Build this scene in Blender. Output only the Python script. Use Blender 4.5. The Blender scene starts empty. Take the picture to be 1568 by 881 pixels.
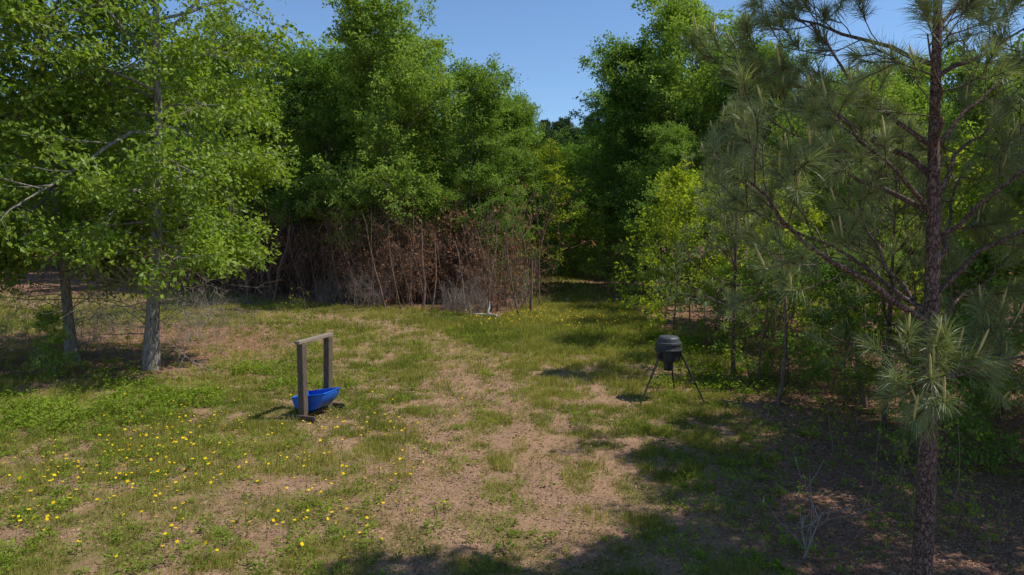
import bpy, bmesh, math, numpy as np
from mathutils import Vector
rng=np.random.default_rng(7)
UP=np.array([0,0,1.0])
def nz(a): return a/np.maximum(np.linalg.norm(a,axis=-1,keepdims=True),1e-9)

# ---------------- mesh builder
class MB:
    def __init__(s): s.V=[];s.F=[];s.n=0
    def add(s,v,f,mat=0,val=0.5,smooth=False):
        v=np.asarray(v,float).reshape(-1,3); f=np.asarray(f,int)
        if np.isscalar(val): val=np.full(len(f),val)
        s.V.append(v); s.F.append((f+s.n,mat,val,smooth)); s.n+=len(v)
    def mesh(s,name,mats):
        me=bpy.data.meshes.new(name); V=np.concatenate(s.V)
        me.vertices.add(len(V)); me.vertices.foreach_set('co',V.astype(np.float32).ravel())
        li=np.concatenate([f.ravel() for f,_,_,_ in s.F]).astype(np.int32)
        tot=np.concatenate([np.full(len(f),f.shape[1]) for f,_,_,_ in s.F])
        st=np.concatenate([[0],np.cumsum(tot)[:-1]]).astype(np.int32)
        me.loops.add(len(li)); me.loops.foreach_set('vertex_index',li)
        me.polygons.add(len(tot)); me.polygons.foreach_set('loop_start',st)
        me.polygons.foreach_set('material_index',np.concatenate([np.full(len(f),m) for f,m,_,_ in s.F]).astype(np.int32))
        me.polygons.foreach_set('use_smooth',np.concatenate([np.full(len(f),sm) for f,_,_,sm in s.F]).astype(bool))
        me.update(calc_edges=True)
        a=me.attributes.new('v','FLOAT','FACE'); a.data.foreach_set('value',np.concatenate([v for _,_,v,_ in s.F]).astype(np.float32))
        for m in mats: me.materials.append(m)
        return me

def tubes(mb,P,R,sides,mat=0,val=0.5):
    n,k,_=P.shape
    T=np.empty_like(P); T[:,1:-1]=P[:,2:]-P[:,:-2]; T[:,0]=P[:,1]-P[:,0]; T[:,-1]=P[:,-1]-P[:,-2]; T=nz(T)
    ov=nz(P[:,-1]-P[:,0]); h=np.where(np.abs(ov[:,2:3])>0.8,np.array([[1.,0,0]]),np.array([[0,0,1.]]))
    ref=nz(np.cross(ov,h))[:,None,:]
    U=nz(np.cross(T,ref)); W=np.cross(T,U)
    a=np.arange(sides)*2*np.pi/sides
    V=P[:,:,None,:]+R[:,:,None,None]*(U[:,:,None,:]*np.cos(a)[None,None,:,None]+W[:,:,None,:]*np.sin(a)[None,None,:,None])
    idx=np.arange(n*k*sides).reshape(n,k,sides); nx=np.roll(idx,-1,axis=2)
    F=np.stack([idx[:,:-1],nx[:,:-1],nx[:,1:],idx[:,1:]],-1).reshape(-1,4)
    mb.add(V,F,mat,val,True)

def grow(S,D,L,k,grav,wig,rg):
    n=len(S); P=np.empty((n,k,3)); P[:,0]=S; d=nz(D)
    for i in range(1,k):
        d=nz(d+UP*np.reshape(grav,(-1,1))+rg.normal(0,wig,(n,3)))
        P[:,i]=P[:,i-1]+d*(L/(k-1))[:,None]
    return P
def at(P,pi,t):
    k=P.shape[1]; f=t*(k-1); i=np.minimum(f.astype(int),k-2); fr=(f-i)[:,None]
    a=P[pi,i]; b=P[pi,i+1]; return a*(1-fr)+b*fr, nz(b-a)
def kids(P,per,t0,t1,ang,rg,flat=0.5):
    n=len(P); pi=np.repeat(np.arange(n),per); t=t0+(t1-t0)*((np.tile(np.arange(per),n)+rg.random(n*per))/per)
    S,T=at(P,pi,t); r=rg.normal(0,1,(len(pi),3)); r[:,2]*=flat
    r=nz(r-T*(r*T).sum(1,keepdims=True)); a=np.radians(ang)*(0.75+0.5*rg.random(len(pi)))
    return S,nz(T*np.cos(a)[:,None]+r*np.sin(a)[:,None]),pi,t
def leaves(mb,pos,d,nrm,L,W,mat,v):
    d=nz(d); s=nz(np.cross(d,nrm)); n2=nz(np.cross(s,d)); L=np.reshape(L,(-1,1)); W=np.reshape(W,(-1,1))
    V=np.stack([pos,pos+d*L*.55+s*W/2+n2*L*.08,pos+d*L-n2*L*.1,pos+d*L*.55-s*W/2+n2*L*.08],1)
    mb.add(V,np.arange(len(pos)*4).reshape(-1,4),mat,v)
def leafpts(mb,P,m,size,rg,mat=1,spread=.09,flat=0.8,t0=0.1):
    n=len(P); pi=np.repeat(np.arange(n),m); t=t0+(1-t0)*rg.random(n*m)
    S,T=at(P,pi,t); N=len(S); off=rg.normal(0,spread,(N,3)); off[:,2]*=.6
    d=nz(T*0.5+rg.normal(0,.6,(N,3))-UP*0.12); nr=nz(UP*flat+rg.normal(0,.55,(N,3)))
    L=size*(.65+.7*rg.random(N)); tv=rg.random(n)
    v=np.clip(.5*tv[pi]+.5*rg.random(N),0,1)
    leaves(mb,S+off,d,nr,L,L*.62,mat,v)

def broadleaf(seed,H,cb,cr,n1,n2,n3,m,lsize,r0=None,prof=None,lean=0.02,dead=0,sp=.1,lowdroop=-.02,el0=8,tp=.6,s0=.18):
    rg=np.random.default_rng(seed); mb=MB(); r0=r0 or H*.011
    k=12
    P=grow(np.array([[0,0,-.1]]),np.array([[rg.normal(0,lean),rg.normal(0,lean),1.]]),np.array([H*.97]),k,.05,.045,rg)
    R=(r0*(1-np.linspace(0,1,k)**tp*.93))[None]; R[:,0]*=1.3
    tubes(mb,P,R,9)
    t=cb/H+(1-cb/H)*(np.arange(n1)+rg.random(n1)*.8)/n1; u=(t-cb/H)/(1-cb/H); t=np.clip(t,0,.99)
    S,T=at(P,np.zeros(n1,int),t)
    az=np.arange(n1)*2.4+rg.normal(0,.4,n1); el=np.radians(el0+58*u**1.2+rg.normal(0,9,n1))
    D=np.stack([np.cos(az)*np.cos(el),np.sin(az)*np.cos(el),np.sin(el)],1)
    pr=prof(u) if prof else (np.sin(np.pi*np.clip(u*.82+.22,0,1))**.7)
    L1=cr*pr*(.45+.85*rg.random(n1))+.3
    P1=grow(S,D,L1,7,np.where(u<.35,lowdroop,.05),.13,rg)
    r1=np.minimum(.008+.010*L1,.5*r0*(1-.85*t))
    tubes(mb,P1,r1[:,None]*(1-np.linspace(0,1,7)*.8)[None],5)
    S,D,pi,tt=kids(P1,n2,s0,1,48,rg,.45); L2=L1[pi]*(.5-.25*tt)*(.7+.5*rg.random(len(pi)))+.25
    P2=grow(S,D,L2,5,.02,.14,rg)
    tubes(mb,P2,(.4*r1[pi]*(1-.5*tt)+.003)[:,None]*(1-np.linspace(0,1,5)*.75)[None],4)
    S,D,pj,t3=kids(P2,n3,.15,1,45,rg,.6); L3=(.28+.4*rg.random(len(pj)))*min(1,.5+H/20)
    P3=grow(S,D,L3,3,-.03,.15,rg)
    tubes(mb,P3,np.full((len(P3),1),.0045)*np.array([[1,.8,.4]]),3)
    if m: leafpts(mb,P3,m,lsize,rg,1,sp)
    if dead:
        zz=cb*.35+rg.random(dead)*cb*.8; S,T=at(P,np.zeros(dead,int),np.clip(zz/H,0,1)); az=rg.random(dead)*6.28
        D=np.stack([np.cos(az),np.sin(az),rg.normal(.1,.25,dead)],1); Ld=.8+1.8*rg.random(dead)
        Q=grow(S,D,Ld,6,-.03,.16,rg); tubes(mb,Q,np.full((dead,1),.014)*(1-np.linspace(0,1,6)*.8)[None],4,2)
        S,D,_,_=kids(Q,7,.2,1,50,rg,1); Q=grow(S,D,.25+.6*rg.random(len(S)),4,-.02,.2,rg)
        tubes(mb,Q,np.full((len(Q),1),.006)*(1-np.linspace(0,1,4)*.7)[None],3,2)
        S,D,_,_=kids(Q,4,.2,1,50,rg,1); Q=grow(S,D,.12+.3*rg.random(len(S)),3,-.02,.2,rg)
        tubes(mb,Q,np.full((len(Q),3),.0035),3,2)
    return mb

def needles(mb,P,m,nl,nw,rg,mat=1,t0=.25,fwd=.75):
    n=len(P); pi=np.repeat(np.arange(n),m); t=t0+(1-t0)*rg.random(n*m)**.6
    S,T=at(P,pi,t); N=len(S); d=nz(T*fwd*(.4+.9*t[:,None])+nz(rg.normal(0,1,(N,3)))*.75)
    L=nl*(.7+.45*rg.random(N)); s=nz(np.cross(d,rg.normal(0,1,(N,3))))*nw/2
    mid=S+d*(L*.55)[:,None]; tip=mid+nz(d-UP*.28)*(L*.45)[:,None]
    V=np.stack([S-s,S+s,mid+s,mid-s,tip],1).reshape(-1,3); b=np.arange(N)*5
    v=np.clip(.5*rg.random(n)[pi]+.5*rg.random(N),0,1)
    mb.add(V,np.stack([b,b+1,b+2,b+3],1),mat,v)
    f3=np.stack([b+3,b+2,b+4],1)+mb.n-len(V)
    mb.F.append((f3,mat,v,False))
def candles(mb,P,frac,rg,mat=2,L=.16,w=.009):
    sel=np.where(rg.random(len(P))<frac)[0]; S=P[sel,-1]; n=len(S)
    if n==0: return
    d=nz(UP+rg.normal(0,.15,(n,3))+.3*nz(P[sel,-1]-P[sel,-2])); l=L*(.5+rg.random(n))
    Q=np.stack([S+d*(l*f)[:,None] for f in (0,.35,.8,1)],1)
    tubes(mb,Q,np.full((n,1),w)*np.array([[.8,1,.8,.2]]),5,mat)
def pine(seed,H,w0,sp,cr,n2,n3,m,nl,nw,r0,limbs=None,cand=.25,top=None,prof=None):
    rg=np.random.default_rng(seed); mb=MB(); k=14
    P=grow(np.array([[0,0,-.1]]),np.array([[-.02,0,1.]]),np.array([H]),k,.05,.008,rg) if top is None else top[None]
    k=P.shape[1]
    R=(r0*(1-np.linspace(0,1,k)*.9))[None]; tubes(mb,P,R,12)
    hs=[];z=w0
    while z<H*.97: hs.append(z); z+=sp*(1-.45*z/H)*(.85+.3*rg.random())
    S=[];D=[];L=[]
    for z in hs:
        u=(z-w0)/(H-w0); nb=rg.integers(3,6); a0=rg.random()*6.28
        for j in range(nb):
            az=a0+j*6.28/nb+rg.normal(0,.25); el=math.radians(15+42*u+rg.normal(0,8))
            S.append(at(P,np.array([0]),np.array([min(z/H,.995)]))[0][0]); D.append([math.cos(az)*math.cos(el),math.sin(az)*math.cos(el),math.sin(el)])
            pr=prof(u) if prof else (1-u)**.75*.95+.08
            L.append(cr*pr*(.65+.5*rg.random()))
    S=np.array(S);D=np.array(D);L=np.array(L)
    P1=grow(S,D,L,8,.035,.05,rg)
    if limbs is not None:
        Q=[]
        for l in limbs:
            l=np.array(l,float); tt=np.linspace(0,len(l)-1,8); i=np.minimum(tt.astype(int),len(l)-2); fr=(tt-i)[:,None]
            q=l[i]*(1-fr)+l[i+1]*fr; q[1:-1]+=rg.normal(0,.018,(6,3)); Q.append(q)
        P1=np.concatenate([P1,np.array(Q)])
        L=np.concatenate([L,[np.linalg.norm(q[-1]-q[0]) for q in Q]])
    r1=(.006+.011*L)
    tubes(mb,P1,r1[:,None]*(1-np.linspace(0,1,8)*.7)[None],7)
    S,D,pi,tt=kids(P1,n2,.3,1,45,rg,.6); L2=L[pi]*(.42-.2*tt)*(.7+.5*rg.random(len(pi)))+.12
    P2=grow(S,D,L2,5,.06,.09,rg); tubes(mb,P2,np.full((len(P2),1),.006)*(1-np.linspace(0,1,5)*.5)[None],4)
    S,D,pj,t3=kids(P2,n3,.35,1,40,rg,.8); P3=grow(S,D,.1+.22*rg.random(len(S)),4,.08,.1,rg)
    tubes(mb,P3,np.full((len(P3),4),.0045),4)
    A=grow(P1[:,-1],P1[:,-1]-P1[:,-2],np.full(len(P1),.2),4,.1,.08,rg)
    tip=np.concatenate([P3,A]); needles(mb,tip,m,nl,nw,rg); candles(mb,tip,cand,rg)
    return mb
def deadbush(seed,n,L,m,size,sub=6,r=.013,lean=.75,sp0=.45):
    rg=np.random.default_rng(seed); mb=MB(); az=rg.random(n)*6.28; tl=rg.random(n)*lean
    S=np.stack([rg.normal(0,sp0,n),rg.normal(0,sp0,n),np.full(n,-.05)],1)
    D=np.stack([np.cos(az)*tl,np.sin(az)*tl,np.ones(n)],1)
    Q=grow(S,D,L*(.4+.8*rg.random(n)),7,-.01,.11,rg); tubes(mb,Q,np.full((n,1),r)*(1-np.linspace(0,1,7)*.8)[None],5)
    S,D,_,_=kids(Q,sub+1,.15,1,42,rg,1); Q=grow(S,D,.3+.6*rg.random(len(S)),5,-.01,.16,rg); tubes(mb,Q,np.full((len(Q),1),.006)*(1-np.linspace(0,1,5)*.7)[None],3)
    S,D,_,_=kids(Q,sub-1,.2,1,45,rg,1); Q=grow(S,D,.12+.35*rg.random(len(S)),3,-.03,.18,rg); tubes(mb,Q,np.full((len(Q),3),.0035),3)
    if m: leafpts(mb,Q,m,size,rg,1,.04,.3)
    return mb
def poles(seed,n,H,spread,r0=.03,r1=.05,kd=12,bl=1.2,lf=0,wig=.04,lm=1):
    rg=np.random.default_rng(seed); mb=MB()
    S=np.stack([rg.normal(0,spread,n),rg.normal(0,spread,n),np.full(n,-.1)],1)
    D=np.stack([rg.normal(0,.14,n),rg.normal(0,.14,n),np.ones(n)],1); Ls=H*(.45+.65*rg.random(n)); r=r0+r1*rg.random(n)
    Q=grow(S,D,Ls,8,0,wig,rg); tubes(mb,Q,r[:,None]*(1-np.linspace(0,1,8)*.7)[None],6)
    S,D,_,_=kids(Q,kd,.12,.95,70,rg,.5); Q=grow(S,D,.3*bl+bl*rg.random(len(S)),5,-.01,.16,rg); tubes(mb,Q,np.full((len(Q),1),.3*r0)*(1-np.linspace(0,1,5)*.7)[None],3)
    S,D,_,_=kids(Q,5,.2,1,50,rg,1); Q=grow(S,D,.12*bl+.4*bl*rg.random(len(S)),3,-.02,.2,rg); tubes(mb,Q,np.full((len(Q),3),.005 if r0>.02 else .003),3)
    if lf: leafpts(mb,Q[::2],lf,.08,rg,lm,.05,.5)
    return mb

# ---------------- materials
def newmat(name):
    m=bpy.data.materials.new(name); m.use_nodes=True; nt=m.node_tree
    for n in list(nt.nodes): nt.nodes.remove(n)
    return m,nt,nt.nodes.new('ShaderNodeOutputMaterial')
def mix(nt,fac,a,b,mode='MIX'):
    n=nt.nodes.new('ShaderNodeMix'); n.data_type='RGBA'; n.blend_type=mode
    for i,x in ((0,fac),(6,a),(7,b)):
        if isinstance(x,bpy.types.NodeSocket): nt.links.new(x,n.inputs[i])
        elif i==0: n.inputs[0].default_value=x
        else: n.inputs[i].default_value=(*x,1)
    return n.outputs[2]
def noise(nt,scale,detail=4,rough=.6,vec=None,stretch=None):
    n=nt.nodes.new('ShaderNodeTexNoise'); n.inputs['Scale'].default_value=scale; n.inputs['Detail'].default_value=detail; n.inputs['Roughness'].default_value=rough
    tc=nt.nodes.new('ShaderNodeTexCoord'); mp=nt.nodes.new('ShaderNodeMapping')
    if stretch: mp.inputs['Scale'].default_value=stretch
    nt.links.new(tc.outputs['Object'],mp.inputs[0]); nt.links.new(mp.outputs[0],n.inputs['Vector']); return n.outputs['Fac']
def ramp(nt,f,stops):
    r=nt.nodes.new('ShaderNodeValToRGB'); nt.links.new(f,r.inputs[0]); e=r.color_ramp.elements
    while len(e)<len(stops): e.new(.5)
    for i,(p,c) in enumerate(stops): e[i].position=p; e[i].color=(*c,1) if len(c)==3 else c
    return r.outputs[0]
def leafmat(name,dark,light,tr=.4,trc=None,objv=.5,gloss=0):
    m,nt,out=newmat(name); at_=nt.nodes.new('ShaderNodeAttribute'); at_.attribute_name='v'
    c=mix(nt,at_.outputs['Fac'],dark,light)
    if objv>0:
        oi=nt.nodes.new('ShaderNodeObjectInfo'); hs=nt.nodes.new('ShaderNodeHueSaturation')
        mr=nt.nodes.new('ShaderNodeMapRange'); mr.inputs[3].default_value=1-objv*.5; mr.inputs[4].default_value=1+objv*.5
        nt.links.new(oi.outputs['Random'],mr.inputs[0]); nt.links.new(mr.outputs[0],hs.inputs['Value'])
        mr2=nt.nodes.new('ShaderNodeMapRange'); mr2.inputs[3].default_value=.5+.03*objv; mr2.inputs[4].default_value=.5-.03*objv
        nt.links.new(oi.outputs['Random'],mr2.inputs[0]); nt.links.new(mr2.outputs[0],hs.inputs['Hue']); nt.links.new(c,hs.inputs['Color'])
        c=hs.outputs[0]
    p=nt.nodes.new('ShaderNodeBsdfDiffuse'); nt.links.new(c,p.inputs[0])
    t=nt.nodes.new('ShaderNodeBsdfTranslucent'); tc=mix(nt,1.0,c,trc or (1.6,1.5,.6),'MULTIPLY'); nt.links.new(tc,t.inputs[0])
    ms=nt.nodes.new('ShaderNodeMixShader'); ms.inputs[0].default_value=tr; nt.links.new(p.outputs[0],ms.inputs[1]); nt.links.new(t.outputs[0],ms.inputs[2]); s_=ms.outputs[0]
    if gloss:
        g=nt.nodes.new('ShaderNodeBsdfGlossy'); g.inputs['Roughness'].default_value=.5; g.inputs[0].default_value=(.9,.95,1,1)
        m2=nt.nodes.new('ShaderNodeMixShader'); m2.inputs[0].default_value=gloss; nt.links.new(s_,m2.inputs[1]); nt.links.new(g.outputs[0],m2.inputs[2]); s_=m2.outputs[0]
    nt.links.new(s_,out.inputs[0])
    return m
def solid(name,c1,c2,scale=8,stretch=None,rough=.85,bump=.4,bd=.02,spec=.2,vor=False):
    m,nt,out=newmat(name); f=noise(nt,scale,6,.65,stretch=stretch); c=ramp(nt,f,[(.32,c1),(.68,c2)])
    p=nt.nodes.new('ShaderNodeBsdfPrincipled'); nt.links.new(c,p.inputs['Base Color']); p.inputs['Roughness'].default_value=rough; p.inputs['Specular IOR Level'].default_value=spec
    h=f
    if vor:
        v=nt.nodes.new('ShaderNodeTexVoronoi'); v.feature='DISTANCE_TO_EDGE'; v.inputs['Scale'].default_value=vor
        tc=nt.nodes.new('ShaderNodeTexCoord'); mp=nt.nodes.new('ShaderNodeMapping'); mp.inputs['Scale'].default_value=(1,1,.4)
        ns=nt.nodes.new('ShaderNodeTexNoise'); ns.inputs['Scale'].default_value=16; nt.links.new(tc.outputs['Object'],ns.inputs['Vector'])
        av=nt.nodes.new('ShaderNodeVectorMath'); av.operation='MULTIPLY_ADD'; nt.links.new(ns.outputs['Color'],av.inputs[0]); av.inputs[1].default_value=(.08,.08,.08); nt.links.new(tc.outputs['Object'],av.inputs[2])
        nt.links.new(av.outputs[0],mp.inputs[0]); nt.links.new(mp.outputs[0],v.inputs['Vector'])
        cr=ramp(nt,v.outputs['Distance'],[(.0,(.35,.33,.32)),(.12,(1,1,1))]); c=mix(nt,1.0,c,cr,'MULTIPLY'); nt.links.new(c,p.inputs['Base Color']); h=cr
    b=nt.nodes.new('ShaderNodeBump'); b.inputs['Strength'].default_value=bump; b.inputs['Distance'].default_value=bd; nt.links.new(h,b.inputs['Height']); nt.links.new(b.outputs[0],p.inputs['Normal'])
    nt.links.new(p.outputs[0],out.inputs[0]); return m

M_oakbark=solid('oak_bark',(.10,.085,.07),(.38,.34,.30),7,(3,3,.8),bump=.8)
M_bark=solid('bark',(.06,.048,.04),(.20,.16,.13),9,(3,3,.6),bump=.6)
M_pinebark=solid('pine_bark',(.08,.052,.042),(.28,.19,.155),30,(1.5,1.5,.8),bump=.8,bd=.02,vor=34)
M_twig=solid('dead_twig',(.20,.16,.135),(.42,.35,.30),5)
M_redtwig=solid('brown_twig',(.14,.085,.06),(.34,.22,.16),5)
M_pole=solid('dead_pole',(.05,.034,.026),(.28,.185,.135),5,(3,3,.5))
M_oak=leafmat('oak_leaf',(.10,.18,.02),(.29,.40,.045),.45,objv=.15,gloss=.02)
M_gum=leafmat('gum_leaf',(.095,.18,.035),(.25,.37,.08),.42,objv=.45)
M_lime=leafmat('young_leaf',(.16,.25,.025),(.40,.46,.05),.48,objv=.3)
M_needle=leafmat('needle',(.12,.17,.06),(.31,.36,.12),.3,(1.3,1.25,.7),.3,.05)
M_fneedle=leafmat('far_needle',(.045,.075,.04),(.10,.15,.07),.2,(1.2,1.2,.7),.3)
M_candle=solid('candle',(.45,.38,.13),(.65,.54,.22),20)
M_deadleaf=leafmat('dead_leaf',(.19,.09,.05),(.44,.225,.13),.3,(1.3,1.0,.7),.5,0)
M_grass=leafmat('grass_blade',(.10,.145,.022),(.38,.345,.10),.35,objv=0)
M_weed=leafmat('weed_leaf',(.10,.175,.02),(.28,.36,.05),.4,objv=0)
M_litter=leafmat('litter',(.15,.078,.048),(.48,.32,.215),.1,(1,1,1),0,0)
M_petal=leafmat('petal',(.8,.50,.01),(.95,.68,.015),.3,(1.2,1,.3),0,0)
M_stem=leafmat('stem',(.08,.13,.02),(.16,.22,.05),.2,objv=0)

# ---------------- numpy noise & masks
_g=np.random.default_rng(3).random((8,128,128))
def vn(x,y,s,k=0):
    x=x/s+37.3*k;y=y/s+11.7*k; xi=np.floor(x).astype(int);yi=np.floor(y).astype(int);fx=x-xi;fy=y-yi
    fx=fx*fx*(3-2*fx);fy=fy*fy*(3-2*fy);g=_g[k%8];a=lambda i,j:g[(xi+i)%128,(yi+j)%128]
    return (a(0,0)*(1-fx)+a(1,0)*fx)*(1-fy)+(a(0,1)*(1-fx)+a(1,1)*fx)*fy
def fbm(x,y,s,k=0): return .5*vn(x,y,s,k)+.3*vn(x,y,s/2.1,k+1)+.2*vn(x,y,s/4.7,k+2)
def sm(a,b,x): t=np.clip((x-a)/(b-a),0,1); return t*t*(3-2*t)
def pdist(x,y,pts):
    d=np.full(x.shape,1e9)
    for (a,b),(c,e) in zip(pts[:-1],pts[1:]):
        L=(c-a)**2+(e-b)**2; t=np.clip(((x-a)*(c-a)+(y-b)*(e-b))/L,0,1); d=np.minimum(d,np.hypot(x-a-t*(c-a),y-b-t*(e-b)))
    return d
PA=[(-.8,2),(-.9,6.7),(-1.1,10),(-1.0,14.2),(-1.7,18.7),(-4,22.9),(-7,26),(-12,28.5)]
PB=[(.9,5),(.55,8.7),(0,13.2),(-.6,17),(-2.4,21.5),(-5,24.8)]
def farline(x): return np.interp(x,[-40,-24,-16,-11,-7,-3,-.6,.6,1.3,4.7,5.1,60],[34,34,36,32,30,27.8,26,30,60,60,20,20])
def rightline(y): return np.interp(y,[0,5,9,12,17,21,32,60,100],[1.6,1.9,2.8,4.1,5.2,5.1,5.2,5.4,6])
def forest(x,y):
    n=(fbm(x,y,2.5,4)-.5)*2.0
    f=sm(-.5,.8,y+n-farline(x)); r=sm(-.7,.9,x+n*.8-rightline(y))
    l=sm(1.15,.8,np.hypot((x+11.5)/5.2,(y-19.5)/5.0)+n*.15)
    return np.maximum(np.maximum(f,r),l*.85)
def worn(x,y):
    n=fbm(x,y,1.2,2)-.5
    w=np.exp(-((pdist(x,y,PA)/.66)**2)); w2=.9*np.exp(-((pdist(x,y,PB)/.42)**2))
    return np.clip(np.maximum(w,w2)*1.0+n*1.4*np.maximum(w,w2),0,1)
def lush(x,y):
    return np.clip(np.exp(-(((x-1.2)/4.4)**2+((y-22.5)/4.6)**2))*1.3+.8*np.exp(-(((x-3)/1.8)**2))*sm(24,28,y),0,1)*(1-.7*worn(x,y))
def density(x,y):
    d=.56+1.15*(fbm(x,y,1.3,1)-.5)+2.0*(vn(x,y,.34,5)-.5)*(1-.6*sm(12,24,y))
    d=d*(1-.85*worn(x,y))+.7*lush(x,y)+.12*sm(-2,-8,x)
    return np.clip(d,0.05,1)*(1-.93*forest(x,y))
def gz(x,y): return .10*(fbm(x,y,5,3)-.5)+.05*(vn(x,y,.8,6)-.5)

# ---------------- ground sheet
def axis(lo,hi,st,far):
    a=np.arange(lo,hi+st/2,st); g=[];d=st;z=0
    while z<far: d*=1.35; z+=d; g.append(z)
    g=np.array(g); return np.concatenate([lo-g[::-1],a,hi+g])
gx=axis(-20,16,.12,600); gy=axis(1,45,.12,600)
X,Y=np.meshgrid(gx,gy); Z=gz(X,Y); nxx,nyy=len(gx),len(gy)
idx=np.arange(nxx*nyy).reshape(nyy,nxx)
F=np.stack([idx[:-1,:-1],idx[:-1,1:],idx[1:,1:],idx[1:,:-1]],-1).reshape(-1,4)
mb=MB(); mb.add(np.stack([X,Y,Z],-1),F,0,.5,True)
m,nt,out=newmat('ground_soil')
def attr(n):
    a=nt.nodes.new('ShaderNodeAttribute'); a.attribute_name=n; return a.outputs['Fac']
n1=noise(nt,1.3,5); n2=noise(nt,28,5,.75); n3=noise(nt,140,3,.8)
soil=ramp(nt,n2,[(.3,(.20,.115,.070)),(.5,(.36,.225,.143)),(.7,(.52,.37,.255))])
soil=mix(nt,1.0,soil,ramp(nt,n1,[(.3,(.75,.72,.7)),(.7,(1.1,1.05,1.0))]),'MULTIPLY')
soil=mix(nt,1.0,soil,ramp(nt,n3,[(.35,(.5,.48,.45)),(.6,(1.15,1.15,1.15))]),'MULTIPLY')
grs=ramp(nt,n3,[(.3,(.095,.085,.027)),(.55,(.22,.18,.065)),(.75,(.35,.28,.14))])
lit=ramp(nt,n2,[(.3,(.13,.062,.040)),(.55,(.32,.17,.11)),(.75,(.52,.32,.22))]); lit=mix(nt,1.0,lit,ramp(nt,n3,[(.35,(.5,.5,.5)),(.65,(1.2,1.2,1.2))]),'MULTIPLY')
c=mix(nt,attr('grass'),soil,grs); c=mix(nt,attr('forest'),c,lit)
p=nt.nodes.new('ShaderNodeBsdfPrincipled'); nt.links.new(c,p.inputs['Base Color']); p.inputs['Roughness'].default_value=.95; p.inputs['Specular IOR Level'].default_value=.1
b=nt.nodes.new('ShaderNodeBump'); b.inputs['Strength'].default_value=.7; b.inputs['Distance'].default_value=.03; nt.links.new(n2,b.inputs['Height']); nt.links.new(b.outputs[0],p.inputs['Normal']); nt.links.new(p.outputs[0],out.inputs[0])
gm=mb.mesh('ground',[m])
for nme,val in (('grass',np.clip(density(X,Y)*.8,0,1)),('forest',forest(X,Y))):
    a=gm.attributes.new(nme,'FLOAT','POINT'); a.data.foreach_set('value',val.ravel().astype(np.float32))
def link(me,name,loc=(0,0,0),s=1,rz=0,col=None,par=None,sz=None):
    o=bpy.data.objects.new(name,me); o.location=loc; o.scale=(s,s,s*(sz or 1)); o.rotation_euler=(0,0,rz)
    (col or bpy.context.scene.collection).objects.link(o)
    if par: o.parent=par
    return o
link(gm,'ground')

# ---------------- grass, weeds, flowers, litter
def scatter(n,y0,y1,fn):
    y=y0+(y1-y0)*rng.random(n); x=(rng.random(n)*2-1)*(.8*y+1.2); k=rng.random(n)<fn(x,y); return x[k],y[k]
mb=MB()
for (n,y0,y1,h,w) in ((50000,3.5,9,.065,.006),(50000,9,14,.075,.009),(50000,14,22,.09,.013),(34000,22,30,.11,.019),(16000,30,50,.14,.028)):
    x,y=scatter(n,y0,y1,density); m_=7; N=len(x)*m_; tall=.45+1.5*vn(x,y,.5,2)**1.5+.7*lush(x,y)
    tv=np.clip(.52+1.3*(fbm(x,y,1.6,5)-.5)+rng.normal(0,.22,len(x))-.1*lush(x,y),0,1)
    ti=np.repeat(np.arange(len(x)),m_)
    bx=x[ti]+rng.normal(0,.03,N);by=y[ti]+rng.normal(0,.03,N); hh=h*tall[ti]*(.5+rng.random(N))
    a=rng.random(N)*6.28; tl=rng.random(N)*1.1
    B=np.stack([bx,by,gz(bx,by)-.005],1); d=np.stack([np.cos(a)*tl,np.sin(a)*tl,np.ones(N)],1); s=np.stack([-np.sin(a+.6),np.cos(a+.6),np.zeros(N)],1)*w*(.6+.8*rng.random(N))[:,None]/2
    V=np.stack([B-s,B+s,B+d*hh[:,None]],1); v=np.clip(tv[ti]+rng.normal(0,.15,N),0,1)
    mb.add(V,np.arange(N*3).reshape(-1,3),0,v)
link(mb.mesh('grass',[M_grass]),'grass')

def weedclumps(mb,x,y,hs,m_,ls):
    N=len(x)*m_; ti=np.repeat(np.arange(len(x)),m_); H=hs*(.35+1.3*rng.random(len(x))**1.5)
    r=rng.random(N); a=rng.random(N)*6.28; rad=H[ti]*.8*np.sqrt(rng.random(N)); z=H[ti]*r*(1-.5*(rad/(H[ti]*.8))**2)
    px=x[ti]+np.cos(a)*rad;py=y[ti]+np.sin(a)*rad
    pos=np.stack([px,py,gz(px,py)+z+.01],1); d=np.stack([np.cos(a),np.sin(a),rng.normal(.5,.4,N)],1)
    L=ls*(.6+.8*rng.random(N)); v=np.clip(rng.random(len(x))[ti]*.6+.4*r,0,1)
    leaves(mb,pos,d,nz(UP+rng.normal(0,.4,(N,3))),L,L*.4,0,v)
mb=MB()
x,y=scatter(5600,3.8,14,lambda x,y:np.clip(.24+1.2*(vn(x,y,1.2,6)-.45)+.25*sm(-2,-7,x),0,1)*(1-.6*worn(x,y))*(1-.8*forest(x,y)))
weedclumps(mb,x,y,.13,22,.048)
x,y=scatter(4200,14,40,lambda x,y:np.clip(.22+1.0*(vn(x,y,1.8,6)-.45)+.4*lush(x,y),0,1)*(1-.7*worn(x,y))*(1-.7*forest(x,y)))
weedclumps(mb,x,y,.17,22,.075)
k=620; t=rng.random(k); x=np.interp(t,[0,.5,1],[-10.5,-7.6,-5.0])+rng.normal(0,1.1,k); y=np.interp(t,[0,.5,1],[10.2,13.6,15.4])+rng.normal(0,1.1,k)
q=vn(x,y,.8,3)>.42; weedclumps(mb,x[q],y[q],.30,32,.075)
k=220; x=rng.normal(0,.8,k)+np.linspace(4.4,5.5,k)[rng.permutation(k)]; y=rng.uniform(13.5,21,k); weedclumps(mb,x,y,.26,30,.08)
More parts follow.
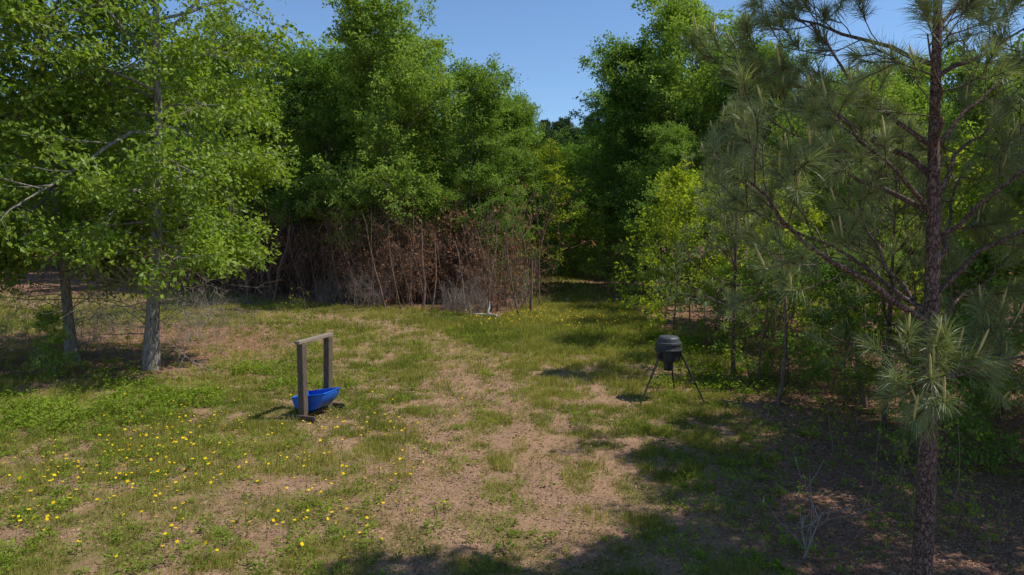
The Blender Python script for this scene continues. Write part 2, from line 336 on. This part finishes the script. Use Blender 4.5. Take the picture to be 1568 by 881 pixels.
k=80; y=rng.uniform(6.5,13.5,k); x=rightline(y)+.2+abs(rng.normal(0,1.1,k)); weedclumps(mb,x,y,.20,22,.06)
link(mb.mesh('weeds',[M_weed]),'weeds')

mb=MB()
def flowers(x,y,h,sz):
    n=len(x); hh=h*(.5+.8*rng.random(n)); B=np.stack([x,y,gz(x,y)],1); T=B+np.stack([rng.normal(0,.03,n),rng.normal(0,.03,n),hh],1)
    P=np.stack([B,(B+T)/2,T],1); tubes(mb,P,np.full((n,3),.0025),3,0)
    a=np.arange(8)*math.pi/4; r=np.where(np.arange(8)%2==0,1,.72); up=nz(UP+rng.normal(0,.35,(n,3))); u=nz(np.cross(up,[1,0,0])); w=np.cross(up,u)
    s=sz*(.6+.7*rng.random(n))
    V=T[:,None]+s[:,None,None]*(u[:,None]*(np.cos(a)*r)[None,:,None]+w[:,None]*(np.sin(a)*r)[None,:,None])
    mb.add(V,np.arange(n*8).reshape(-1,8),1,rng.random(n))
c_=rng.random((80,2)); cx=-6.4+c_[:,0]*5.1; cy=6.9+c_[:,1]*5.0
i=rng.integers(0,80,460); x=cx[i]+rng.normal(0,.3,460); y=cy[i]+rng.normal(0,.3,460); flowers(x,y,.2,.021)
x=rng.uniform(-8.5,-.8,210);y=rng.uniform(6.0,14,210); flowers(x,y,.18,.018)
x=rng.uniform(-1.8,4.6,340);y=rng.normal(24.2,1.2,340); flowers(x,y,.35,.026)
link(mb.mesh('yellow_wildflowers',[M_stem,M_petal]),'yellow_wildflowers')

mb=MB()
def litter(n,y0,y1,sz,fn):
    x,y=scatter(n,y0,y1,fn); N=len(x); a=rng.random(N)*6.28; d=np.stack([np.cos(a),np.sin(a),rng.normal(0,.25,N)],1)
    L=sz*(.5+rng.random(N)); leaves(mb,np.stack([x,y,gz(x,y)+.008+.012*rng.random(N)],1),d,nz(UP+rng.normal(0,.3,(N,3))),L,L*.5,0,rng.random(N))
lf=lambda x,y:np.clip(.3+.65*forest(x,y)+.25*worn(x,y),0,1)
litter(70000,3.5,10,.035,lf); litter(50000,10,18,.05,lf); litter(40000,18,40,.075,lambda x,y:np.clip(.12+.85*forest(x,y)+.2*worn(x,y),0,1))
link(mb.mesh('leaf_litter',[M_litter]),'leaf_litter')

# ---------------- trees
mo=[M_oakbark,M_oak,M_twig]; mg=[M_bark,M_gum,M_redtwig]
po=lambda u:np.interp(u,[0,.12,.3,.5,.75,1],[.52,.58,.70,.95,.85,.4])
oakA=broadleaf(13,14.5,2.9,4.8,58,9,7,20,.12,.175,dead=36,sp=.13,lowdroop=-.06,prof=po,el0=4,tp=.9,s0=.28).mesh('oakA',mo)
oakB=broadleaf(12,13.5,2.7,4.5,50,9,7,20,.12,.14,dead=28,sp=.13,lowdroop=-.06,prof=po,el0=4,tp=.9,s0=.25).mesh('oakB',mo)
pe=lambda u:np.interp(u,[0,.15,.45,.8,1],[.65,.95,1,.75,.3])
gums=[broadleaf(20+i,13,4.2+.3*i,3.5+.2*i,40,7,6,21,.14,.13,prof=pe,dead=14,sp=.13).mesh('gum%d'%i,mg) for i in range(3)]
saps=[broadleaf(40+i,5,.9,1.6,18,5,4,10,.12,.035,sp=.08).mesh('sapling%d'%i,[M_bark,M_lime,M_twig]) for i in range(2)]
gsap=[broadleaf(50+i,5,.5,1.7,22,5,5,13,.115,.035,sp=.1).mesh('green_sapling%d'%i,mg) for i in range(2)]
ypine=pine(60,6.2,1.2,.55,1.7,4,3,40,.18,.005,.06,cand=.4).mesh('young_pine',[M_pinebark,M_needle,M_candle])
fpine=pine(61,16,6,.8,3.0,5,4,22,.30,.022,.15,cand=0,prof=lambda u:float(np.interp(u,[0,.4,1],[.7,1,.2]))).mesh('far_pine',[M_bark,M_fneedle,M_candle])
redb=[deadbush(70+i,10,2.8,2,.09,5,r=.017).mesh('red_brush%d'%i,[M_redtwig,M_deadleaf]) for i in range(2)]
grayb=[deadbush(80+i,8,2.2,0,.07,6).mesh('gray_brush%d'%i,[M_twig,M_deadleaf]) for i in range(2)]
pol=[poles(85+i,4,6.0,1.3,r0=.025,r1=.06,lf=1,wig=.07).mesh('poles%d'%i,[M_pole,M_deadleaf]) for i in range(3)]
stems=[poles(95+i,5,2.2,.7,.006,.010,6,.45,lf=3,wig=.12).mesh('stems%d'%i,[M_redtwig,M_weed]) for i in (0,1)]

# near pine
X0,Y0=3.5,5.6
top=np.array([[X0,Y0,-.1],[X0+.0,Y0,1.0],[3.49,Y0,1.8],[3.47,Y0,2.6],[3.44,Y0,3.5],[3.41,Y0,4.1],[3.39,Y0,5.0],[3.37,Y0,5.6],[3.36,Y0,6.0],[3.36,Y0,6.3]])-np.array([X0,Y0,0])
o=np.array([X0,Y0,0])
limbs=[[(3.47,5.6,2.62),(2.7,5.4,3.0),(2.1,5.2,3.42),(1.75,5.1,3.75)],[(3.45,5.6,2.65),(3.2,5.9,3.15),(2.95,6.2,3.7)],
[(3.48,5.6,2.85),(3.85,5.5,3.3),(4.3,5.4,3.5),(4.7,5.3,3.65)],[(3.48,5.6,2.6),(3.9,5.9,2.8),(4.4,6.2,3.0)],
[(3.44,5.6,3.52),(2.95,5.4,3.9),(2.35,5.2,4.3)],[(3.42,5.6,4.04),(2.9,5.7,4.5),(2.45,5.8,5.1)],[(3.42,5.6,4.04),(3.2,5.2,4.35),(2.9,4.9,4.75)],
[(3.42,5.6,4.04),(3.85,5.6,4.5),(4.3,5.6,5.0)],[(3.5,5.6,2.1),(3.9,5.5,2.3),(4.35,5.4,2.45)],[(3.48,5.6,2.3),(3.25,5.3,2.3),(3.1,5.0,2.3)],
[(3.4,5.6,5.0),(3.0,5.5,5.4),(2.6,5.4,5.7)],[(3.4,5.6,5.0),(3.8,5.7,5.4),(4.1,5.8,5.7)],[(3.47,5.6,3.0),(3.9,6.1,3.4),(4.3,6.6,3.9)],
[(3.45,5.6,3.3),(3.9,5.3,3.8),(4.4,5.1,4.3)],[(3.45,5.6,3.5),(2.9,6.0,3.9),(2.3,6.5,4.5)],[(3.43,5.6,3.8),(2.9,6.1,4.4),(2.2,6.6,5.0)],[(3.4,5.6,4.7),(2.9,5.9,5.0),(2.3,6.2,5.3)],[(3.4,5.6,4.6),(4.0,5.9,4.9),(4.6,6.2,5.2)],
[(3.47,5.6,2.7),(2.9,6.0,3.2),(2.3,6.3,3.5)],[(3.44,5.6,3.6),(3.9,6.0,4.1),(4.5,6.4,4.4)],[(3.5,5.6,2.0),(4.0,6.0,2.2),(4.5,6.3,2.3)]]
limbs=[[np.array(q)-o for q in l] for l in limbs]
npine=pine(62,6.3,5.1,.5,1.1,7,3,95,.19,.0040,.085,limbs=limbs,top=top,cand=.45).mesh('near_pine',[M_pinebark,M_needle,M_candle])
link(npine,'pine_tree',(X0,Y0,0))
def put(me,name,x,y,h,base,rz=None,col=None,wide=1):
    s=h/base; o=link(me,name,(x,y,-.03),s*wide,rng.random()*6.28 if rz is None else rz,col,sz=1/wide); return o
put(oakA,'oak_tree',-8.7,16.2,14.5,14.5,.4); put(oakB,'oak_tree',-11.2,17.2,13.5,13.5,2.); put(oakB,'oak_tree',-14.2,14.4,12.5,13.5,4.)
F1=[(-5.7,31.5,12.8),(-2.3,33,10.3),(-.4,36,9.2),(-9.0,35,11.2),(-12,37,12.0),(-15,38,13.3),(9.6,36,14.6),(6.9,39,12.6),(12,33,11.2),(7.8,31,7.6),(15,27,9)]
for i,(x,y,h) in enumerate(F1): put(gums[i%3],'sweetgum_tree',x,y,h,13)
for i,(x,y,h) in enumerate([(9.8,14.5,6.4),(12,10.5,9.5),(8.9,6.6,9.6),(8.7,9.3,9.0),(9.6,19,6.8),(12,22,8),(8.6,24.5,5.5)]): put(gums[(i+1)%3],'sweetgum_tree',x,y,h,13)
for i,(x,y,h) in enumerate([(4.9,20.5,4.9),(6.3,24,5),(2.3,50,8),(3.6,54,9.5),(6.9,17.6,4.6),(1.1,44,6),(7.9,11.4,4.8)]): put(saps[i%2],'sapling_tree',x,y,h,5)
for i,(x,y,h) in enumerate([(6.0,14.6,3.2),(6.1,28,5.2),(6.3,34,5.6),(-.3,31,4.6),(5.8,18.8,2.4),(.9,36,5.5),(7.4,21,4.6),(4.7,58,6),(2.6,60,7),(1.4,57,7),(4.9,47,5),(6.4,12.9,2.8),(-10.4,15.4,1.5),(6.2,9.4,2.2),(7.2,9.9,3.0),(5.6,41,4.5),(6.4,46,5.5),(5.2,52,6),(3.4,49,3.5)]): put(gsap[i%2],'sapling_tree',x,y,h,5)
put(ypine,'pine_tree',5.1,15.5,6.2,6.2); put(ypine,'pine_tree',6.4,11.5,5.2,6.2)

# background forest: one instanced collection
bf=bpy.data.collections.new('background_forest_trees')
def skyl(px): return np.interp(px,[-400,380,400,470,540,560,640,700,750,800,830,880,900,960,1010,1100,1190,1300,2000],[-60,-60,110,120,80,30,50,105,135,175,215,215,160,95,45,40,100,120,120])
cnt=0
for yy in np.arange(34,76,5.0):
    for xx in np.arange(-52,56,5.0):
        x=xx+rng.normal(0,1.1);y=yy+rng.normal(0,1.1)
        if 0<x<5.4+.03*y and y<60: continue
        if y<54 and x<-.62*y: continue
        if y<farline(np.array([x]))[0]+3 and x<5: continue
        px=784+1045*x/y; hm=3.4+(350-skyl(px))*y/1045-1.0; h=min(rng.uniform(10,14.5),hm*.93)
        if abs(px)>2400: continue
        put(gums[cnt%3],'tree',x,y,h,13,col=bf,wide=1.15); cnt+=1
for x,y in [(16,14),(15,20),(19,25),(20,32),(14,32)]: put(gums[cnt%3],'tree',x,y,7.5+rng.random()*1.0,13,col=bf); cnt+=1
for i in range(22):
    x=rng.uniform(-2,16); y=rng.uniform(82,100); put(fpine,'pine',x,y,(3.4+160*y/1045)*rng.uniform(.9,1.05),16,col=bf)
for i in range(46): x=rng.uniform(-42,12); put(gsap[i%2],'low',x,rng.uniform(56,68),rng.uniform(5,8),5,col=bf)
e=bpy.data.objects.new('background_forest',None); e.instance_type='COLLECTION'; e.instance_collection=bf; bpy.context.scene.collection.objects.link(e)

br=bpy.data.collections.new('brush_plants')
def fl(x): return farline(np.array([x]))[0]
for i in range(88):
    x=rng.uniform(-19,.3); put(redb[i%2],'b',x,fl(x)+abs(rng.normal(0,1))*4+1.4,rng.uniform(1.2,4.6)*(.6+.7*vn(np.array([x]),np.array([1.]),1.6,3)[0]),2.8,col=br)
for i in range(66):
    x=rng.uniform(-19,.6); put(pol[i%3],'b',x,fl(x)+rng.uniform(.3,7),rng.uniform(2.6,6.2),6,col=br)
for i in range(22):
    x=rng.uniform(-8.5,.4); put(grayb[i%2],'b',x,fl(x)+rng.uniform(-.3,1.4),rng.uniform(.8,2.6),2.6,col=br)
for i in range(22):
    y=rng.uniform(6.8,20); x=rightline(np.array([y]))[0]+1.3+abs(rng.normal(0,1.8)); put(stems[i%2],'b',x,y,rng.uniform(.8,2.0),2.2,col=br)
for i in range(12):
    y=rng.uniform(8,22); x=rightline(np.array([y]))[0]+1.4+abs(rng.normal(0,1.6)); put(redb[i%2],'b',x,y,rng.uniform(.7,1.5),2.6,col=br)
for i in range(6): put(pol[i%2],'b',rng.uniform(6,10),rng.uniform(8,20),rng.uniform(3,5),6,col=br)
for i in range(30):
    x=rng.uniform(-15,-7.6); y=rng.uniform(16,24); put((grayb+stems)[i%4],'b',x,y,rng.uniform(.8,1.8),2.6,col=br)
e=bpy.data.objects.new('dead_brush',None); e.instance_type='COLLECTION'; e.instance_collection=br; bpy.context.scene.collection.objects.link(e)

# ---------------- mineral trough
def boxm(mb,c,s,rz=0,bev=.006,mat=0,tilt=0):
    c=np.array(c,float)
    bm=bmesh.new(); bmesh.ops.create_cube(bm,size=1)
    for v in bm.verts: v.co=Vector((v.co.x*s[0],v.co.y*s[1],v.co.z*s[2]))
    bmesh.ops.bevel(bm,geom=bm.edges[:],offset=bev,segments=1,affect='EDGES')
    V=np.array([v.co[:] for v in bm.verts]); V[:,0]+=V[:,2]*tilt; cs,sn=math.cos(rz),math.sin(rz); V=np.stack([V[:,0]*cs-V[:,1]*sn,V[:,0]*sn+V[:,1]*cs,V[:,2]],1)+c
    bm.faces.ensure_lookup_table()
    base=mb.n; mb.V.append(V); mb.n+=len(V)
    for n_ in (3,4):
        f=[[v.index for v in fa.verts] for fa in bm.faces if len(fa.verts)==n_]
        if f: mb.F.append((np.array(f)+base,mat,np.full(len(f),.5),False))
    bm.free()
M_wood=solid('weathered_wood',(.06,.045,.033),(.17,.13,.095),10,(6,6,.7),bump=.4,bd=.006)
M_woodtop=solid('grey_plank',(.16,.13,.10),(.32,.27,.21),8,(.8,8,8),bump=.4,bd=.005)
M_blue=solid('blue_plastic',(.004,.07,.38),(.010,.14,.62),3,rough=.38,bump=.05,spec=.5)
par=bpy.data.objects.new('mineral_feeder_trough',None); bpy.context.scene.collection.objects.link(par)
A=np.array([-3.69,11.84]);B=np.array([-3.44,12.58]); ax=(B-A)/np.linalg.norm(B-A); perp=np.array([ax[1],-ax[0]]); rz=math.atan2(-ax[0],ax[1]); C=(A+B)/2
for i,(q,tl) in enumerate(((A,.0),(B,.03))):
    mb=MB(); boxm(mb,(*q,.70),(.12,.13,1.36),rz,tilt=tl); link(mb.mesh('post',[M_wood]),'post_%d'%(i+1),par=par)
    mb=MB(); sg=-1 if i==0 else 1; boxm(mb,(*(q+ax*.086*sg),.085),(.60,.038,.09),rz); boxm(mb,(*(q+ax*.086*sg),.018),(.50,.12,.04),rz+.02); link(mb.mesh('foot',[M_wood]),'foot_%d'%(i+1),par=par)
mb=MB(); boxm(mb,(*C,1.42),(.10,1.05,.06),rz); link(mb.mesh('beam',[M_woodtop]),'top_beam',par=par)
mb=MB(); boxm(mb,(*C,.085),(.10,.50,.05),rz); link(mb.mesh('rail',[M_wood]),'bottom_rail',par=par)
mb=MB(); r=.33; Ls=.27; na=28; zc=.42
th=np.linspace(math.pi,2*math.pi,na)
def pt(rr,th,l): return np.stack([C[0]+perp[0]*rr*np.cos(th)+ax[0]*l,C[1]+perp[1]*rr*np.cos(th)+ax[1]*l,zc+rr*np.sin(th)*.88+.06*np.cos(th)+0*th],-1)
ls=np.array([-Ls,-Ls*.6,-Ls*.55,0,Ls*.55,Ls*.6,Ls]); bump_=np.array([0,0,.008,.008,.008,0,0])
for off in (0,-.012):
    V=np.stack([pt((r+b_+off)*(1 if abs(l)<Ls else .97),th,l) for l,b_ in zip(ls,bump_)],0); I=np.arange(len(ls)*na).reshape(len(ls),na)
    mb.add(V,np.stack([I[:-1,:-1],I[:-1,1:],I[1:,1:],I[1:,:-1]],-1).reshape(-1,4),0,.5,True)
for l in (-Ls,-Ls+.012,Ls,Ls-.012):
    V=np.concatenate([pt(r*.97,th,l),pt(0*th[:1],th[:1],l)]); V[-1,2]=zc; mb.add(V,np.array([[i,i+1,na] for i in range(na-1)]),0,.5)
rim=[pt(np.array([r]),np.array([a_]),l)[0] for a_,l in ((math.pi,-Ls),(math.pi,Ls),(0.,Ls),(0.,-Ls))]
for a_,b_ in ((0,1),(1,2),(2,3),(3,0)): tubes(mb,np.array([[rim[a_],rim[b_]]]),np.full((1,2),.014),8)
link(mb.mesh('trough',[M_blue]),'blue_half_barrel',par=par)

# ---------------- tripod deer feeder
M_drum=solid('grey_plastic',(.022,.024,.026),(.04,.042,.045),4,rough=.5,bump=.05,spec=.4)
M_lid=solid('lid_plastic',(.045,.05,.055),(.07,.075,.08),4,rough=.5,bump=.03,spec=.35)
M_metal=solid('dark_metal',(.012,.012,.011),(.03,.028,.026),20,rough=.7,spec=.3)
fx,fy=3.12,13.45
par=bpy.data.objects.new('tripod_deer_feeder',None); bpy.context.scene.collection.objects.link(par)
def lathe(mb,prof,seg=32,cx=fx,cy=fy,ribs=0):
    prof=np.array(prof); a=np.arange(seg)*2*np.pi/seg
    rr=prof[:,0:1]*(1+ribs*np.cos(a*8)[None]**8)
    V=np.stack([cx+rr*np.cos(a),cy+rr*np.sin(a),np.repeat(prof[:,1:2],seg,1)],-1); I=np.arange(len(prof)*seg).reshape(-1,seg); J=np.roll(I,-1,1)
    mb.add(V,np.stack([I[:-1],J[:-1],J[1:],I[1:]],-1).reshape(-1,4),0,.5,False)
mb=MB(); lathe(mb,[(.001,.75),(.12,.75),(.215,.79),(.235,.90),(.25,.97),(.272,.98),(.278,1.0),(.272,1.02),(.25,1.03),(.235,1.10),(.001,1.10)],ribs=.02); link(mb.mesh('drum',[M_drum]),'drum',par=par)
mb=MB(); lathe(mb,[(.20,1.10),(.25,1.10),(.255,1.12),(.25,1.15),(.22,1.16),(.205,1.23),(.18,1.26),(.10,1.275),(.001,1.278)],ribs=.015); link(mb.mesh('lid',[M_lid]),'lid',par=par)
mb=MB(); boxm(mb,(fx,fy,.675),(.15,.15,.15),.3,.012); lathe(mb,[(.001,.58),(.09,.58),(.09,.59),(.02,.595),(.02,.61)]); link(mb.mesh('motor',[M_drum]),'spinner_motor_box',par=par)
for i,(x,y) in enumerate(((2.45,12.85),(3.76,13.05),(3.45,14.3))):
    d=nz(np.array([x-fx,y-fy])); t=np.array([fx+d[0]*.22,fy+d[1]*.22,1.0]); b_=np.array([x,y,0]); mb=MB()
    tubes(mb,np.array([[t,t*.45+b_*.55,b_]]),np.array([[.019,.017,.016]]),8); m1=t*.5+b_*.5; tubes(mb,np.array([[t,m1]]),np.full((1,2),.023),8)
    tubes(mb,np.array([[b_+[0,0,-.01],b_+[0,0,.02]]]),np.full((1,2),.035),8)
    q=np.array([fx+d[0]*.225,fy+d[1]*.225]); boxm(mb,(q[0],q[1],.92),(.05,.03,.2),math.atan2(d[1],d[0])+1.57)
    link(mb.mesh('leg',[M_metal]),'leg_%d'%(i+1),par=par)

M_bleach=solid('bleached_wood',(.45,.42,.38),(.75,.72,.68),9,(2,2,2))
rg=np.random.default_rng(5); mb=MB(); Q=grow(np.array([[0,0,.02],[0,0,.0],[0.1,0,0],[0,.1,0]]),np.array([[.5,0,.9],[-.8,.2,.5],[.9,-.3,.25],[0,-.4,.8]]),np.array([.6,.6,.7,.35]),6,-.05,.25,rg); tubes(mb,Q,np.full((4,1),.06)*(1-np.linspace(0,1,6)*.75)[None],7)
link(mb.mesh('stump',[M_bleach]),'bleached_driftwood',(-.95,25.8,.05))
mb=deadbush(91,2,.7,0,.05,3,sp0=.1); link(mb.mesh('twig',[M_twig]),'dead_sapling',(3.0,6.8,0))

# ---------------- light, sky, camera
el,az=math.radians(56),math.radians(93)
sv=Vector((math.sin(az)*math.cos(el),math.cos(az)*math.cos(el),math.sin(el)))
L=bpy.data.lights.new('sun','SUN'); L.energy=5; L.angle=math.radians(.5); L.color=(1,.96,.88)
lo=bpy.data.objects.new('sun',L); lo.rotation_euler=sv.to_track_quat('Z','Y').to_euler(); bpy.context.scene.collection.objects.link(lo)
w=bpy.data.worlds.new('World'); bpy.context.scene.world=w; w.use_nodes=True; nt=w.node_tree; bg=nt.nodes['Background']
sk=nt.nodes.new('ShaderNodeTexSky'); sk.sky_type='NISHITA'; sk.sun_disc=False; sk.sun_elevation=el; sk.sun_rotation=az; sk.air_density=1.0; sk.dust_density=.15; sk.ozone_density=3.0
mu=mix(nt,1.0,sk.outputs[0],(.80,.91,1.02),'MULTIPLY')
nt.links.new(mu,bg.inputs[0]); bg.inputs[1].default_value=.15
cam=bpy.data.cameras.new('camera'); cam.lens=24; cam.sensor_width=36; cam.clip_end=2000; cam.clip_start=.05
co=bpy.data.objects.new('camera',cam); co.location=(0,0,3.4); co.rotation_euler=(math.radians(85.05),0,0); bpy.context.scene.collection.objects.link(co); bpy.context.scene.camera=co
s=bpy.context.scene; s.view_settings.view_transform='Standard'; s.view_settings.look='None'; s.view_settings.exposure=0
